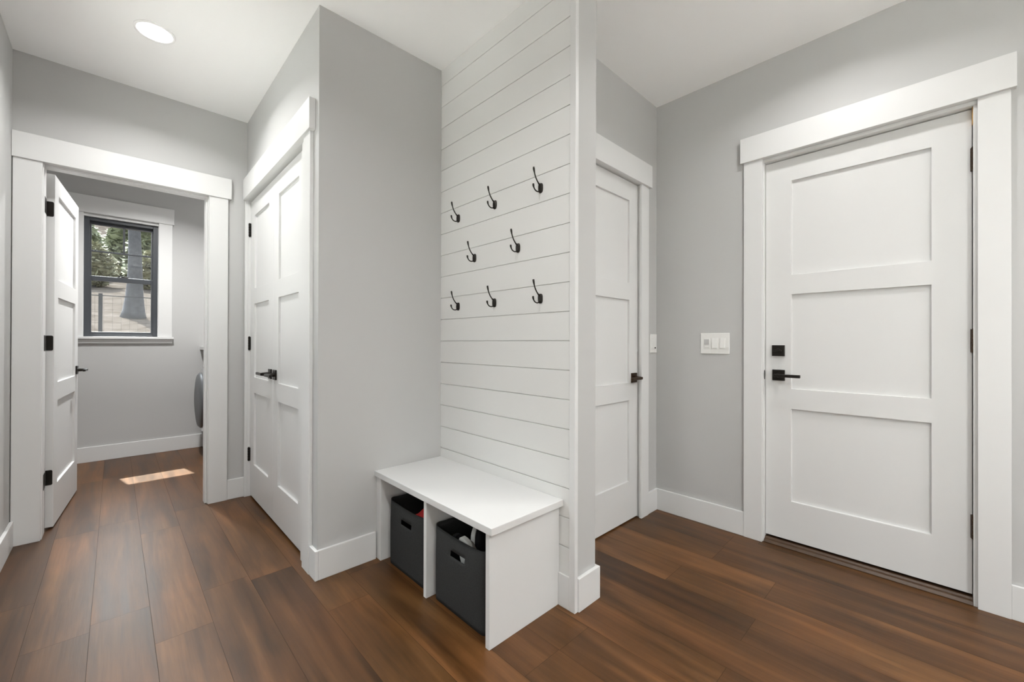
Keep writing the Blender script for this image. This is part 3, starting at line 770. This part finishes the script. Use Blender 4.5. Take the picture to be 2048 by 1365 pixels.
# ------------------------------------------------------------------ outside the laundry window
def hz(y):   # hillside height
    pts = [(-40, -.25), (6.2, -.1), (8, .35), (11, .9), (16, 1.82), (22, 3.2), (30, 4.6), (40, 9.4), (60, 9.6)]
    for (a, za), (b_, zb) in zip(pts, pts[1:]):
        if y <= b_: return za+(zb-za)*max(0, (y-a)/(b_-a))
    return pts[-1][1]
def outside():
    bm = bmesh.new(); rn = random.Random(5)
    xs = [-30+2*i for i in range(31)]; ys = [-30, -15, -5, 5.72] + [6.2+.9*i for i in range(40)] + [60]
    G = [[bm.verts.new((x, y, hz(y)+(rn.random()-.5)*.12*(1 if y > 8 else 0))) for y in ys] for x in xs]
    for i in range(len(xs)-1):
        for j in range(len(ys)-1): bm.faces.new((G[i][j], G[i+1][j], G[i+1][j+1], G[i][j+1]))
    for f in list(bm.faces): pass
    g = struct('ground', bm, GROUND, 'hillside covered with dry leaves outside the window', smooth=True)
    # foreground trunk with flared base
    def trunk(bm, x, y, r, h, lean=0):
        z0 = hz(y)-.25; P = []; Rr = []
        for k in range(14):
            s = k/13; P.append((x+lean*s+.04*math.sin(5*s), y, z0+h*s)); Rr.append(r*(1+1.0*math.exp(-s*h/.55))*(1-.45*s))
        tube(bm, P, Rr, 18)
    def crown(bm, x, y, z0, z1, rad, n, rn, conic=True, leaf=.16):
        for _ in range(n):
            s = rn.random(); a = rn.random()*2*math.pi
            rr = rad*(max(.25, 1-s**3)*.85 if conic else math.sin(math.pi*min(1, .12+.85*s))) * rn.random()**.4
            c = Vector((x+rr*math.cos(a), y+rr*math.sin(a), z0+(z1-z0)*s))
            d = Vector((rn.uniform(-1, 1), rn.uniform(-1, 1), rn.uniform(-.6, .3))).normalized(); e = d.orthogonal().normalized()
            e = (e*math.cos(a)+d.cross(e)*math.sin(a)); l = leaf*rn.uniform(.6, 1.5)
            v = [bm.verts.new(p) for p in (c-d*l, c+e*l*.4, c+d*l, c-e*l*.4)]; bm.faces.new(v)
    specs = [  # x, y, trunk radius, height, label, kind, crown radius
        (.36, 16.0, .175, 5.2, 'grey tree trunk with a flared base beyond the fence', 'bare', 0),
        (-1.15, 25.0, .10, 3.0, 'dark evergreen seen through the upper left window pane', 'ever', 1.0),
        (1.10, 25.2, .10, 3.0, 'dark evergreen right of the grey trunk, up the slope', 'ever', 1.0),
        (.25, 28.5, .10, 2.9, 'evergreen farthest up the slope behind the grey trunk', 'ever', 1.05),
        (-.62, 22.2, .05, 1.6, 'low olive green bush at the top of the leafy slope, left of the trunk', 'bush', .75),
        (1.02, 22.4, .05, 1.5, 'low olive green bush right of the grey trunk', 'bush', .7)]
    for i, (x, y, r, h, lab, kind, cr_) in enumerate(specs):
        rn = random.Random(20+i)
        t = empty({'bare': 'tree', 'ever': 'evergreen_tree', 'bush': 'bush'}[kind], (0, 0, 0), label=lab, cat='bush' if kind == 'bush' else 'tree')
        bm = bmesh.new(); trunk(bm, x, y, r, h)
        if kind == 'bare':
            for q in range(5):
                z = hz(y)+2.6+q*.7; a = q*2.4; p0 = (x, y, z)
                tube(bm, [p0, (x+.5*math.cos(a), y+.5*math.sin(a), z+.35), (x+1.1*math.cos(a), y+1.1*math.sin(a), z+.6)], [.05, .03, .01], 8)
        obj('trunk', bm, BARK, t, smooth=True)
        if kind != 'bare':
            bm = bmesh.new()
            crown(bm, x, y, hz(y)+(.1 if kind == 'ever' else 0), hz(y)+h, cr_*1.0, 3000 if kind == 'ever' else 1800, rn, kind == 'ever', .17 if kind == 'ever' else .11)
            obj('crown', bm, LEAFM if kind == 'ever' else LEAFY, t)
    # wire fence
    t = empty('wire_fence', (0, 11, hz(11)), label='thin blue grey metal fence in front of the slope', cat='fence')
    z0 = hz(11)-.3; top = 2.0
    for k, x in enumerate((-2.2, -.205, 1.8)):
        bm = bmesh.new(); box(bm, x-.028, x+.028, -.028, .028, z0-hz(11), top+.03-hz(11)); obj('post', bm, FENCE, t)
    bm = bmesh.new(); box(bm, -2.2, 1.8, -.012, .012, top-.014-hz(11), top-hz(11)); obj('top_rail', bm, FENCE, t)
    bm = bmesh.new()
    for k in range(9):
        z = top-.16-.12*k-hz(11); box(bm, -2.2, 1.8, -.001, .001, z, z+.002)
    for k in range(34):
        x = -2.2+k*.12; box(bm, x-.001, x+.001, -.001, .001, z0+.3-hz(11), top-.02-hz(11))
    obj('wire_mesh', bm, FENCE, t)
outside()
